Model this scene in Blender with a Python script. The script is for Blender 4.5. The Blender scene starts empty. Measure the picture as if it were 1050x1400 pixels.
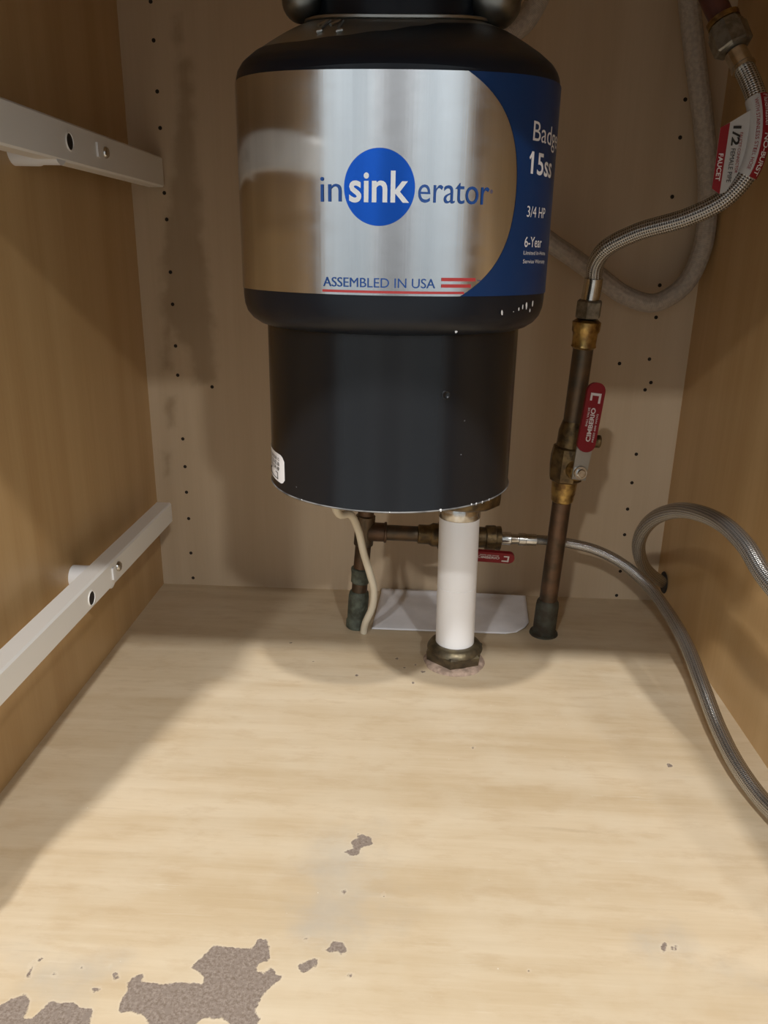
import bpy, bmesh, math, random
import numpy as np
from mathutils import Vector, Matrix, noise

# ------------------------------------------------------------ camera, light, exposure
C = bpy.context.scene.collection
SC = bpy.context.scene
PI = math.pi
cam_data = bpy.data.cameras.new('camera'); cam = bpy.data.objects.new('camera', cam_data); C.objects.link(cam)
pitch, yaw, roll = 0.32377, -0.03921, 0.01744
fwd = Vector((math.sin(yaw)*math.cos(pitch), math.cos(yaw)*math.cos(pitch), -math.sin(pitch)))
rt = Vector((math.cos(yaw), -math.sin(yaw), 0)); up = rt.cross(fwd)
r2 = rt*math.cos(roll) + up*math.sin(roll); u2 = up*math.cos(roll) - rt*math.sin(roll)
cam.matrix_world = Matrix(((r2.x,u2.x,-fwd.x,0.00506),(r2.y,u2.y,-fwd.y,-0.83363),(r2.z,u2.z,-fwd.z,0.37868),(0,0,0,1)))
cam_data.sensor_fit = 'VERTICAL'; cam_data.sensor_height = 36.0; cam_data.lens = 36.0*1052/1400
cam_data.clip_start = 0.02
SC.camera = cam
SC.view_settings.view_transform = 'Standard'; SC.view_settings.look = 'None'
SC.view_settings.gamma = 1.0; SC.view_settings.use_curve_mapping = False
SC.view_settings.exposure = 0.0
w = bpy.data.worlds.new('world'); SC.world = w; w.use_nodes = True
w.node_tree.nodes['Background'].inputs[0].default_value = (0.9,0.95,1,1)
w.node_tree.nodes['Background'].inputs[1].default_value = 0.0
CEIL = 2.30
def can_light(name, x, y, power, size=0.11):
    L = bpy.data.lights.new(name, 'AREA'); L.shape = 'DISK'; L.size = size; L.energy = power; L.color = (1.0,0.985,0.96)
    o = bpy.data.objects.new(name, L); C.objects.link(o); o.location = (x, y, CEIL-0.02)
for nm, x, y, p, s in (('ceiling_can_light',0.36,-1.95,44,0.11), ('ceiling_can_light',-0.65,-1.95,60,0.11),
                    ('ceiling_can_light',1.20,-3.80,60,0.20), ('ceiling_can_light',-1.10,-3.80,60,0.20)):
    can_light(nm, x, y, p, s)

# ------------------------------------------------------------ helpers
def obj(name, verts, faces, mat, parent=None, smooth=True, uv=None, label=None, kind=None):
    me = bpy.data.meshes.new(name); me.from_pydata([tuple(v) for v in verts], [], faces)
    if uv is not None:
        l = me.uv_layers.new(name='UVMap')
        for lp in me.loops: l.data[lp.index].uv = uv[lp.vertex_index]
    me.validate(); me.update()
    if smooth:
        me.shade_smooth()
        me.set_sharp_from_angle(angle=math.radians(38))
    o = bpy.data.objects.new(name, me); C.objects.link(o)
    if mat: me.materials.append(mat)
    if parent:
        o.parent = parent
        o.matrix_parent_inverse = parent_world(parent).inverted()
    if label: o['label'] = label
    if kind: o['kind'] = kind
    return o
def parent_world(p):
    m = Matrix.Translation(p.location)
    return m if p.parent is None else (parent_world(p.parent) @ p.matrix_parent_inverse @ m if p.parent else m)
def thing(name, loc, label, cat, group=None):
    o = bpy.data.objects.new(name, None); C.objects.link(o); o.location = loc; o.empty_display_size = 0.02
    o['label'] = label; o['category'] = cat
    if group: o['group'] = group
    return o
class MB:
    def __init__(s): s.v=[]; s.f=[]; s.u=[]
    def add(s, v, f, u=None):
        n=len(s.v); s.v += [tuple(x) for x in v]; s.f += [tuple(i+n for i in q) for q in f]
        s.u += list(u) if u is not None else [(0,0)]*len(v)
        return s
    def build(s, name, mat, parent=None, **k): return obj(name, s.v, s.f, mat, parent, uv=s.u, **k)
def box(a, b):
    (x0,y0,z0),(x1,y1,z1) = a,b
    v=[(x0,y0,z0),(x1,y0,z0),(x1,y1,z0),(x0,y1,z0),(x0,y0,z1),(x1,y0,z1),(x1,y1,z1),(x0,y1,z1)]
    return v,[(0,3,2,1),(4,5,6,7),(0,1,5,4),(1,2,6,5),(2,3,7,6),(3,0,4,7)]
def frame_of(d):
    d=Vector(d).normalized(); a=Vector((0,0,1)) if abs(d.z)<0.9 else Vector((0,1,0))
    x=a.cross(d).normalized(); y=d.cross(x); return x,y,d
def lathe(A, D, prof, n=40, caps=True, phase=0.0):
    """profile [(distance along D, radius)] revolved about the line from A along D"""
    A=Vector(A); x,y,d=frame_of(D); v=[]; f=[]; u=[]
    for t,r in prof:
        for k in range(n):
            a=2*PI*k/n+phase; v.append(A+d*t+(x*math.cos(a)+y*math.sin(a))*r); u.append((t, k/n))
    m=len(prof)
    for i in range(m-1):
        for k in range(n):
            k2=(k+1)%n; f.append((i*n+k,i*n+k2,(i+1)*n+k2,(i+1)*n+k))
    if caps:
        f.append(tuple(range(n-1,-1,-1))); f.append(tuple((m-1)*n+k for k in range(n)))
    return v,f,u
def spline(pts, step=0.004):
    P=[Vector(p) for p in pts]; out=[]
    for i in range(len(P)-1):
        p0=P[max(i-1,0)];p1=P[i];p2=P[i+1];p3=P[min(i+2,len(P)-1)]
        L=(p2-p1).length; n=max(2,int(L/step))
        # centripetal Catmull-Rom tangents
        d0=max((p1-p0).length,1e-6)**.5; d1=max(L,1e-6)**.5; d2=max((p3-p2).length,1e-6)**.5
        m1=(p2-p1)+d1*((p1-p0)/d0-(p2-p0)/(d0+d1)) if i>0 else (p2-p1)
        m2=(p2-p1)+d1*((p3-p2)/d2-(p3-p1)/(d1+d2)) if i<len(P)-2 else (p2-p1)
        for k in range(n):
            t=k/n; out.append((2*t**3-3*t*t+1)*p1+(t**3-2*t*t+t)*m1+(-2*t**3+3*t*t)*p2+(t**3-t*t)*m2)
    out.append(P[-1]); return out
def tube(pts, r, n=16, step=0.004, smooth=True, rf=None):
    Q=spline(pts, step) if smooth else [Vector(p) for p in pts]
    v=[];f=[];u=[]; x,y,d=frame_of(Q[1]-Q[0]); L=0
    for i,q in enumerate(Q):
        t=(Q[min(i+1,len(Q)-1)]-Q[max(i-1,0)]).normalized()
        x=(x-t*x.dot(t)).normalized(); y=t.cross(x)
        if i: L+=(q-Q[i-1]).length
        rr=r if rf is None else rf(L)
        for k in range(n+1):
            a=2*PI*k/n; v.append(q+(x*math.cos(a)+y*math.sin(a))*rr); u.append((L,k/n))
    m=n+1
    for i in range(len(Q)-1):
        for k in range(n): f.append((i*m+k,i*m+k+1,(i+1)*m+k+1,(i+1)*m+k))
    f.append(tuple(range(n-1,-1,-1))); f.append(tuple((len(Q)-1)*m+k for k in range(n)))
    return v,f,u
def plate(outline, O, ex, ey, th):
    """2-D outline extruded by th along ex x ey"""
    O=Vector(O); ex=Vector(ex); ey=Vector(ey); nz=ex.cross(ey).normalized(); n=len(outline)
    v=[O+ex*a+ey*b for a,b in outline]+[O+ex*a+ey*b+nz*th for a,b in outline]
    f=[tuple(range(n-1,-1,-1)),tuple(range(n,2*n))]+[(i,(i+1)%n,n+(i+1)%n,n+i) for i in range(n)]
    return v,f
def round_rect(x0,y0,x1,y1,r,n=6):
    out=[]
    for cx,cy,a0 in ((x1-r,y1-r,0),(x0+r,y1-r,PI/2),(x0+r,y0+r,PI),(x1-r,y0+r,1.5*PI)):
        for k in range(n+1): a=a0+PI/2*k/n; out.append((cx+r*math.cos(a),cy+r*math.sin(a)))
    return out
def text_raw(s, bold=0.0, res=4):
    cu=bpy.data.curves.new('t','FONT'); cu.body=s; cu.size=1.0; cu.offset=bold; cu.resolution_u=res
    o=bpy.data.objects.new('t',cu); C.objects.link(o)
    dg=bpy.context.evaluated_depsgraph_get(); dg.update()
    me=bpy.data.meshes.new_from_object(o.evaluated_get(dg))
    v=[(p.co.x,p.co.y) for p in me.vertices]; f=[tuple(q.vertices) for q in me.polygons]
    bpy.data.objects.remove(o); bpy.data.curves.remove(cu); bpy.data.meshes.remove(me)
    return v,f
def lettering(s, fn, mat, parent, width, height, bold=0.0, name='lettering', cap='H'):
    """text fitted to width x cap height; fn maps (along, up) to a point of the surface"""
    v,f=text_raw(s,bold); xs=[a for a,b in v]; x0,x1=min(xs),max(xs); sy=height/0.70; sx=width/(x1-x0)
    return obj(name,[fn((a-x0)*sx,b*sy) for a,b in v],f,mat,parent,smooth=False)

# ------------------------------------------------------------ materials
def nodes(name):
    m=bpy.data.materials.new(name); m.use_nodes=True; nt=m.node_tree
    return m,nt,nt.nodes['Principled BSDF']
def pm(name, col, rough=0.5, metal=0.0, var=0.0, vscale=40, bump=0.0, bscale=200, col2=None, coat=0.0, spec=0.5):
    m,nt,b=nodes(name); b.inputs['Base Color'].default_value=(*col,1); b.inputs['Roughness'].default_value=rough
    b.inputs['Metallic'].default_value=metal; b.inputs['Coat Weight'].default_value=coat
    b.inputs['Specular IOR Level'].default_value=spec
    tc=nt.nodes.new('ShaderNodeTexCoord')
    if var or col2:
        n=nt.nodes.new('ShaderNodeTexNoise'); n.inputs['Scale'].default_value=vscale; n.inputs['Detail'].default_value=4
        nt.links.new(tc.outputs['Object'],n.inputs['Vector'])
        r=nt.nodes.new('ShaderNodeValToRGB'); c2=col2 or tuple(c*(1-var) for c in col)
        r.color_ramp.elements[0].position=0.38; r.color_ramp.elements[1].position=0.62
        r.color_ramp.elements[0].color=(*col,1); r.color_ramp.elements[1].color=(*c2,1)
        nt.links.new(n.outputs['Fac'],r.inputs['Fac']); nt.links.new(r.outputs['Color'],b.inputs['Base Color'])
    if bump:
        n=nt.nodes.new('ShaderNodeTexNoise'); n.inputs['Scale'].default_value=bscale; n.inputs['Detail'].default_value=3
        nt.links.new(tc.outputs['Object'],n.inputs['Vector'])
        bp=nt.nodes.new('ShaderNodeBump'); bp.inputs['Strength'].default_value=bump; bp.inputs['Distance'].default_value=0.001
        nt.links.new(n.outputs['Fac'],bp.inputs['Height']); nt.links.new(bp.outputs['Normal'],b.inputs['Normal'])
    return m
class G:
    """small node-graph writer"""
    def __init__(s, nt): s.nt=nt
    def node(s, t, **k):
        n=s.nt.nodes.new(t)
        for a,b in k.items(): setattr(n,a,b)
        return n
    def put(s, inp, x):
        if isinstance(x,(int,float)): inp.default_value=x
        elif isinstance(x,tuple): inp.default_value=x if len(x)==len(inp.default_value) else (*x,1)
        else: s.nt.links.new(x,inp)
    def math(s, op, a, b=0.0, clamp=False):
        n=s.node('ShaderNodeMath',operation=op,use_clamp=clamp); s.put(n.inputs[0],a); s.put(n.inputs[1],b); return n.outputs[0]
    def noise(s, vec, scale, detail=3, rough=0.5):
        n=s.node('ShaderNodeTexNoise'); s.put(n.inputs['Vector'],vec); n.inputs['Scale'].default_value=scale
        n.inputs['Detail'].default_value=detail; n.inputs['Roughness'].default_value=rough; return n.outputs['Fac']
    def mapv(s, vec, scale, loc=(0,0,0)):
        n=s.node('ShaderNodeMapping'); s.put(n.inputs['Vector'],vec); n.inputs['Scale'].default_value=scale; n.inputs['Location'].default_value=loc; return n.outputs[0]
    def mix(s, fac, a, b, mode='MIX'):
        n=s.node('ShaderNodeMix',data_type='RGBA',blend_type=mode); s.put(n.inputs[0],fac); s.put(n.inputs[6],a); s.put(n.inputs[7],b); return n.outputs[2]
    def smooth(s, x, lo, hi):
        n=s.node('ShaderNodeMapRange',interpolation_type='SMOOTHSTEP'); s.put(n.inputs['Value'],x)
        n.inputs['From Min'].default_value=lo; n.inputs['From Max'].default_value=hi; return n.outputs[0]
    def attr(s, name):
        return s.node('ShaderNodeAttribute',attribute_name=name).outputs['Fac']

def maple(name, grain, light, dark, rough=0.42, wear=False, stain=False, seed=0.0, spec=0.4):
    m,nt,b=nodes(name); g=G(nt); tc=nt.nodes.new('ShaderNodeTexCoord').outputs['Object']
    st={'x':(3.2,42,42),'z':(26,26,1.3),'y':(22,1.6,22)}[grain]; fs={'x':(26,520,520),'z':(420,420,14),'y':(420,14,420)}[grain]
    bs={'x':(2,5,5),'z':(6,6,1.4),'y':(5,2,5)}[grain]
    n1=g.noise(g.mapv(tc,st,(seed,seed,seed)),1.0,6,0.6)
    n2=g.noise(g.mapv(tc,fs,(seed,0,0)),1.0,2)
    n3=g.noise(g.mapv(tc,bs,(seed*2,1,0)),1.0,3)
    k=g.math('ADD',g.math('MULTIPLY',g.smooth(n1,0.3,0.72),0.55),g.math('ADD',g.math('MULTIPLY',n2,0.3),g.math('MULTIPLY',g.smooth(n3,0.3,0.7),0.3)))
    col=g.mix(g.math('MULTIPLY',k,0.9,True),light,dark)
    h=n2
    if stain:
        s=g.attr('stain'); nz=g.noise(tc,45,4)
        f=g.smooth(g.math('ADD',s,g.math('MULTIPLY',g.math('SUBTRACT',nz,0.5),0.022)),0.004,-0.010)
        col=g.mix(g.math('MULTIPLY',f,g.math('ADD',0.45,g.math('MULTIPLY',g.noise(tc,12,3),0.6))),col,(0.60,0.56,0.50),'MULTIPLY')
    if wear:
        d=g.attr('wear'); nz=g.noise(tc,260,6,0.75); nz2=g.noise(tc,150,4,0.6)
        e=g.math('ADD',d,g.math('ADD',g.math('MULTIPLY',g.math('SUBTRACT',nz,0.5),0.0034),g.math('MULTIPLY',g.math('SUBTRACT',nz2,0.5),0.0045)))
        gr=g.attr('grey'); gz=g.noise(tc,26,5,0.6)
        gf=g.math('MULTIPLY',g.smooth(g.math('ADD',gr,g.math('MULTIPLY',g.math('SUBTRACT',gz,0.5),0.10)),0.02,-0.045),0.75)
        col=g.mix(gf,col,(0.44,0.395,0.33))
        bl=g.noise(tc,16,5,0.62); col=g.mix(g.math('MULTIPLY',g.smooth(bl,0.40,0.66),0.30),col,(0.66,0.57,0.43)); bl2=g.noise(g.mapv(tc,(24,70,1),(5,2,0)),1.0,5,0.68); col=g.mix(g.math('MULTIPLY',g.smooth(bl2,0.48,0.68),0.34),col,(0.47,0.34,0.20))
        # scuffs: pale streaks and fine grey scratches along the grain
        sc=g.smooth(g.noise(g.mapv(tc,(9,160,1)),1.0,5,0.7),0.60,0.74); zone=g.smooth(g.noise(tc,7,3),0.45,0.62)
        col=g.mix(g.math('MULTIPLY',g.math('MULTIPLY',sc,zone),0.5),col,(0.74,0.66,0.54))
        sd=g.smooth(g.noise(g.mapv(tc,(6,60,1),(3,1,0)),1.0,6,0.7),0.58,0.75)
        col=g.mix(g.math('MULTIPLY',sd,0.34),col,(0.36,0.27,0.17))
        spk=g.smooth(g.noise(tc,420,1),0.80,0.84); col=g.mix(g.math('MULTIPLY',spk,0.7),col,(0.85,0.83,0.78))
        f=g.smooth(e,0.0004,-0.0004)
        pn=g.noise(tc,520,6,0.8); pn2=g.noise(tc,170,4,0.6)
        chip=g.mix(g.smooth(pn,0.35,0.68),(0.17,0.125,0.095),(0.34,0.28,0.235)); chip=g.mix(g.smooth(pn2,0.5,0.7),chip,(0.24,0.19,0.155))
        col=g.mix(f,col,chip)
        rim=g.math('MULTIPLY',g.smooth(e,0.0016,0.0004),g.smooth(e,-0.0004,0.0004))
        col=g.mix(g.math('MULTIPLY',rim,0.12),col,(0.80,0.72,0.60))
        h=g.math('ADD',g.math('MULTIPLY',h,0.25),g.math('SUBTRACT',1.0,g.math('MULTIPLY',f,g.math('ADD',0.8,g.math('MULTIPLY',pn,1.2)))))
        rgh=g.math('ADD',rough,g.math('MULTIPLY',f,0.4)); g.put(b.inputs['Roughness'],rgh)
    else: b.inputs['Roughness'].default_value=rough
    g.put(b.inputs['Base Color'],col); b.inputs['Specular IOR Level'].default_value=spec
    bp=g.node('ShaderNodeBump'); bp.inputs['Strength'].default_value=0.25 if wear else 0.08; bp.inputs['Distance'].default_value=0.0006
    g.put(bp.inputs['Height'],h); g.put(b.inputs['Normal'],bp.outputs[0])
    return m
def braid(name, base=(0.55,0.54,0.52), pitch=0.0042, strands=9, rough=0.34, metal=0.9, dark=(0.05,0.05,0.05), depth=0.9):
    m,nt,b=nodes(name); g=G(nt); uv=g.node('ShaderNodeUVMap').outputs[0]
    s=g.node('ShaderNodeSeparateXYZ'); g.put(s.inputs[0],uv)
    a=g.math('MULTIPLY',s.outputs[0],2*PI/pitch); c=g.math('MULTIPLY',s.outputs[1],2*PI*strands)
    p=g.math('SINE',g.math('ADD',a,c)); q=g.math('SINE',g.math('SUBTRACT',a,c))
    fine=g.math('SINE',g.math('MULTIPLY',g.math('ADD',a,c),5.0))
    h=g.math('ADD',g.math('MULTIPLY',g.math('MULTIPLY',p,q),0.5),0.5)
    g.put(b.inputs['Base Color'],g.mix(g.smooth(h,0.05,0.55),dark,base))
    b.inputs['Metallic'].default_value=metal; b.inputs['Roughness'].default_value=rough
    bp=g.node('ShaderNodeBump'); bp.inputs['Strength'].default_value=depth; bp.inputs['Distance'].default_value=0.0006
    g.put(bp.inputs['Height'],g.math('ADD',h,g.math('MULTIPLY',fine,0.06))); g.put(b.inputs['Normal'],bp.outputs[0])
    return m
def ribbed(name, col, pitch=0.0022):
    m,nt,b=nodes(name); g=G(nt); uv=g.node('ShaderNodeUVMap').outputs[0]
    s=g.node('ShaderNodeSeparateXYZ'); g.put(s.inputs[0],uv)
    tc=nt.nodes.new('ShaderNodeTexCoord').outputs['Object']
    p=g.math('SINE',g.math('ADD',g.math('MULTIPLY',s.outputs[0],2*PI/pitch),g.math('MULTIPLY',s.outputs[1],2*PI*6)))
    q=g.math('SINE',g.math('SUBTRACT',g.math('MULTIPLY',s.outputs[0],2*PI/pitch),g.math('MULTIPLY',s.outputs[1],2*PI*6)))
    h=g.math('MULTIPLY',p,q)
    g.put(b.inputs['Base Color'],g.mix(g.smooth(g.noise(tc,300,2),0.35,0.65),col,tuple(c*0.8 for c in col)))
    b.inputs['Roughness'].default_value=0.55
    bp=g.node('ShaderNodeBump'); bp.inputs['Strength'].default_value=0.5; bp.inputs['Distance'].default_value=0.0005
    g.put(bp.inputs['Height'],h); g.put(b.inputs['Normal'],bp.outputs[0]); return m
def brushed(name, col, rough, axis_scale=(260,260,3), amt=0.16, aniso=0.0):
    m,nt,b=nodes(name); g=G(nt); tc=nt.nodes.new('ShaderNodeTexCoord').outputs['Object']
    n=g.noise(g.mapv(tc,axis_scale),1.0,4,0.7); n2=g.noise(g.mapv(tc,(50,50,160)),1.0,3,0.6)
    b.inputs['Metallic'].default_value=1.0
    g.put(b.inputs['Base Color'],g.mix(g.math('ADD',g.math('MULTIPLY',n,0.3),g.math('MULTIPLY',g.smooth(g.noise(g.mapv(tc,tuple(a*0.3 for a in axis_scale)),1.0,3,0.6),0.35,0.65),0.35)),col,tuple(c*0.72 for c in col)))
    g.put(b.inputs['Roughness'],g.math('ADD',rough-0.05,g.math('MULTIPLY',n2,0.12)))
    if aniso:
        b.inputs['Anisotropic'].default_value=aniso; tn=g.node('ShaderNodeTangent',direction_type='RADIAL',axis='Z'); g.put(b.inputs['Tangent'],tn.outputs[0])
    bp=g.node('ShaderNodeBump'); bp.inputs['Strength'].default_value=amt; bp.inputs['Distance'].default_value=0.0003
    g.put(bp.inputs['Height'],n); g.put(b.inputs['Normal'],bp.outputs[0]); return m

M={}
M['floor']=maple('maple_floor','x',(0.69,0.575,0.415),(0.50,0.375,0.225),0.38,wear=True,seed=1.3)
M['back']=maple('maple_back','z',(0.61,0.487,0.345),(0.49,0.372,0.245),0.5,stain=True,seed=4.1)
M['side']=maple('maple_side','z',(0.60,0.405,0.20),(0.44,0.265,0.11),0.36,seed=7.7)
M['frame']=maple('maple_frame','z',(0.62,0.45,0.27),(0.5,0.34,0.18),0.4,seed=2.7)
M['hole']=pm('dark_hole',(0.02,0.014,0.01),0.9)
M['white_wall']=pm('painted_wall',(0.37,0.41,0.44),0.7,bump=0.05,bscale=300)
M['kitchen_floor']=pm('kitchen_tile',(0.26,0.25,0.235),0.4,var=0.2,vscale=4)
M['reflect_panel']=pm('grey_reflect_panel',(0.19,0.195,0.205),0.5)
M['reflect_strip']=pm('white_reflect_strip',(0.72,0.73,0.74),0.5)
M['stone']=pm('countertop_stone',(0.35,0.33,0.30),0.25,var=0.4,vscale=60)
M['black']=pm('black_enamel',(0.0075,0.0105,0.017),0.33,spec=0.35,bump=0.03,bscale=500)
M['black_gloss']=pm('black_satin_steel',(0.009,0.0095,0.011),0.24,spec=0.35)
M['label_steel']=brushed('brushed_label_steel',(0.82,0.825,0.835),0.135,amt=0.16,aniso=0.97)
M['steel']=brushed('plain_steel',(0.42,0.42,0.40),0.36,(60,60,60),0.3)
M['lug']=pm('cast_steel_lug',(0.30,0.30,0.28),0.42,1.0,var=0.3,vscale=60)
M['chrome']=pm('nickel_plate',(0.66,0.65,0.62),0.22,1.0,var=0.2,vscale=200)
M['dull_nut']=pm('dull_nickel',(0.34,0.33,0.29),0.42,0.85,var=0.45,vscale=150,bump=0.3,bscale=500)
M['brass']=pm('worn_brass',(0.55,0.38,0.13),0.35,0.9,col2=(0.20,0.12,0.05),vscale=110,bump=0.3,bscale=300)
M['old_brass']=pm('dark_brass',(0.20,0.135,0.06),0.45,0.75,col2=(0.08,0.055,0.03),vscale=120,bump=0.4,bscale=400)
M['bronze']=pm('bronze_nut',(0.20,0.165,0.10),0.42,0.75,col2=(0.10,0.085,0.06),vscale=90,bump=0.3,bscale=300)
M['copper']=pm('aged_copper',(0.155,0.092,0.058),0.45,0.7,col2=(0.085,0.06,0.04),vscale=55,bump=0.25,bscale=300)
M['copper_dark']=pm('dark_copper',(0.15,0.10,0.06),0.45,0.7,col2=(0.09,0.075,0.055),vscale=55,bump=0.25,bscale=300)
M['patina']=pm('green_patina',(0.115,0.135,0.105),0.7,0.2,col2=(0.055,0.06,0.045),vscale=130,bump=0.8,bscale=280)
M['patina_dark']=pm('dark_patina',(0.075,0.078,0.06),0.65,0.3,col2=(0.05,0.04,0.028),vscale=110,bump=0.6,bscale=260)
M['pvc']=pm('white_plastic_pipe',(0.92,0.93,0.96),0.30,bump=0.02)
M['white_plastic']=pm('white_plastic',(0.85,0.85,0.86),0.35)
M['rail']=pm('white_enamel_rail',(0.86,0.84,0.80),0.36)
M['paper']=pm('white_paper',(0.88,0.88,0.92),0.8,var=0.06,vscale=60)
M['cord']=pm('cream_cord',(0.72,0.66,0.53),0.5)
M['red']=pm('red_vinyl',(0.18,0.007,0.012),0.45,spec=0.3)
M['red_tag']=pm('red_print',(0.30,0.010,0.018),0.5)
M['white_print']=pm('white_print',(0.85,0.83,0.83),0.5)
M['grip_print']=pm('grip_print',(0.55,0.50,0.50),0.5)
M['tag_paper']=pm('tag_paper',(0.56,0.55,0.54),0.6)
M['black_print']=pm('black_print',(0.02,0.02,0.02),0.5)
M['blue']=pm('blue_print',(0.008,0.05,0.19),0.30,0.35)
M['logo_blue']=pm('bright_blue_print',(0.015,0.12,0.62),0.24,0.85)
M['text_blue']=pm('navy_print',(0.016,0.085,0.34),0.4,0.2)
M['red_stripe']=pm('red_stripe',(0.60,0.06,0.06),0.4,0.2)
M['logo_white']=pm('logo_white',(0.86,0.88,0.90),0.35,0.0)
M['rim']=pm('worn_edge',(0.17,0.165,0.16),0.5,col2=(0.05,0.05,0.05),vscale=90)
M['chip']=pm('bare_white_chip',(0.85,0.85,0.85),0.5)
M['putty']=pm('pinkish_putty',(0.50,0.37,0.29),0.85,col2=(0.30,0.22,0.17),vscale=160,bump=0.8,bscale=300)
M['red_tube']=pm('dark_red_tube',(0.14,0.055,0.045),0.45,0.3,var=0.3,vscale=80)
M['braid']=braid('steel_braid',(0.62,0.61,0.59),0.0036,8,dark=(0.035,0.033,0.03))
M['braid_fine']=braid('fine_steel_braid',(0.56,0.55,0.53),0.0030,10,rough=0.26,dark=(0.09,0.085,0.08),depth=0.5)
M['spray']=ribbed('grey_ribbed_hose',(0.48,0.42,0.36))

# ------------------------------------------------------------ setting
HW=0.29; ZT=0.62; YF=-0.56
def sdf(px, py, polys):
    best=np.full(px.shape,1e9)
    for P in polys:
        d=np.full(px.shape,1e9); ins=np.zeros(px.shape,bool); n=len(P)
        for i in range(n):
            (ax,ay),(bx,by)=P[i],P[(i+1)%n]; ex,ey=bx-ax,by-ay; wx,wy=px-ax,py-ay
            t=np.clip((wx*ex+wy*ey)/(ex*ex+ey*ey+1e-18),0,1); d=np.minimum(d,np.hypot(wx-ex*t,wy-ey*t))
            if by!=ay:
                c=((ay>py)!=(by>py))&(px<(bx-ax)*(py-ay)/(by-ay)+ax); ins^=c
        best=np.minimum(best,np.where(ins,-d,d))
    return best
def panel_grid(name, mat, u0, u1, v0, v1, nu, nv, to3, back, attrs, flip=False):
    U,V=np.meshgrid(np.linspace(u0,u1,nu),np.linspace(v0,v1,nv)); U=U.ravel();V=V.ravel()
    verts=[to3(a,b) for a,b in zip(U,V)]; f=[]
    for j in range(nv-1):
        for i in range(nu-1):
            q=(j*nu+i,j*nu+i+1,(j+1)*nu+i+1,(j+1)*nu+i); f.append(q[::-1] if flip else q)
    n=len(verts); bv,bf=box(*back); verts+=bv; f+=[tuple(i+n for i in q) for q in bf]
    o=obj(name,verts,f,mat,smooth=False,kind='structure')
    for k,vals in attrs(U,V).items():
        a=o.data.attributes.new(k,'FLOAT','POINT'); a.data.foreach_set('value',np.concatenate([vals,np.full(8,1.0)]).astype(np.float32))
    return o
CRUMBS=[[(x-s,y),(x,y-s*1.3),(x+s*1.2,y),(x,y+s)] for x,y,s in ((-0.0433,-0.1936,0.0022),(-0.0873,-0.1701,0.0018),(-0.006,-0.1592,0.0020),(0.0195,-0.1822,0.0022),(0.012,-0.170,0.0018),(0.002,-0.176,0.0018),(0.010,-0.2035,0.0017),(0.215,-0.212,0.0018),(-0.115,-0.135,0.0016),(0.06,-0.30,0.0016))]
GREY=[[(-0.06,-0.40),(-0.01,-0.395),(0.0,-0.46),(-0.03,-0.50),(-0.06,-0.49)],[(-0.20,-0.512),(-0.15,-0.512),(-0.15,-0.53),(-0.20,-0.53)],[(0.15,-0.48),(0.17,-0.48),(0.17,-0.487),(0.15,-0.487)],[(0.19,-0.50),(0.22,-0.50),(0.21,-0.52),(0.19,-0.51)]]
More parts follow.
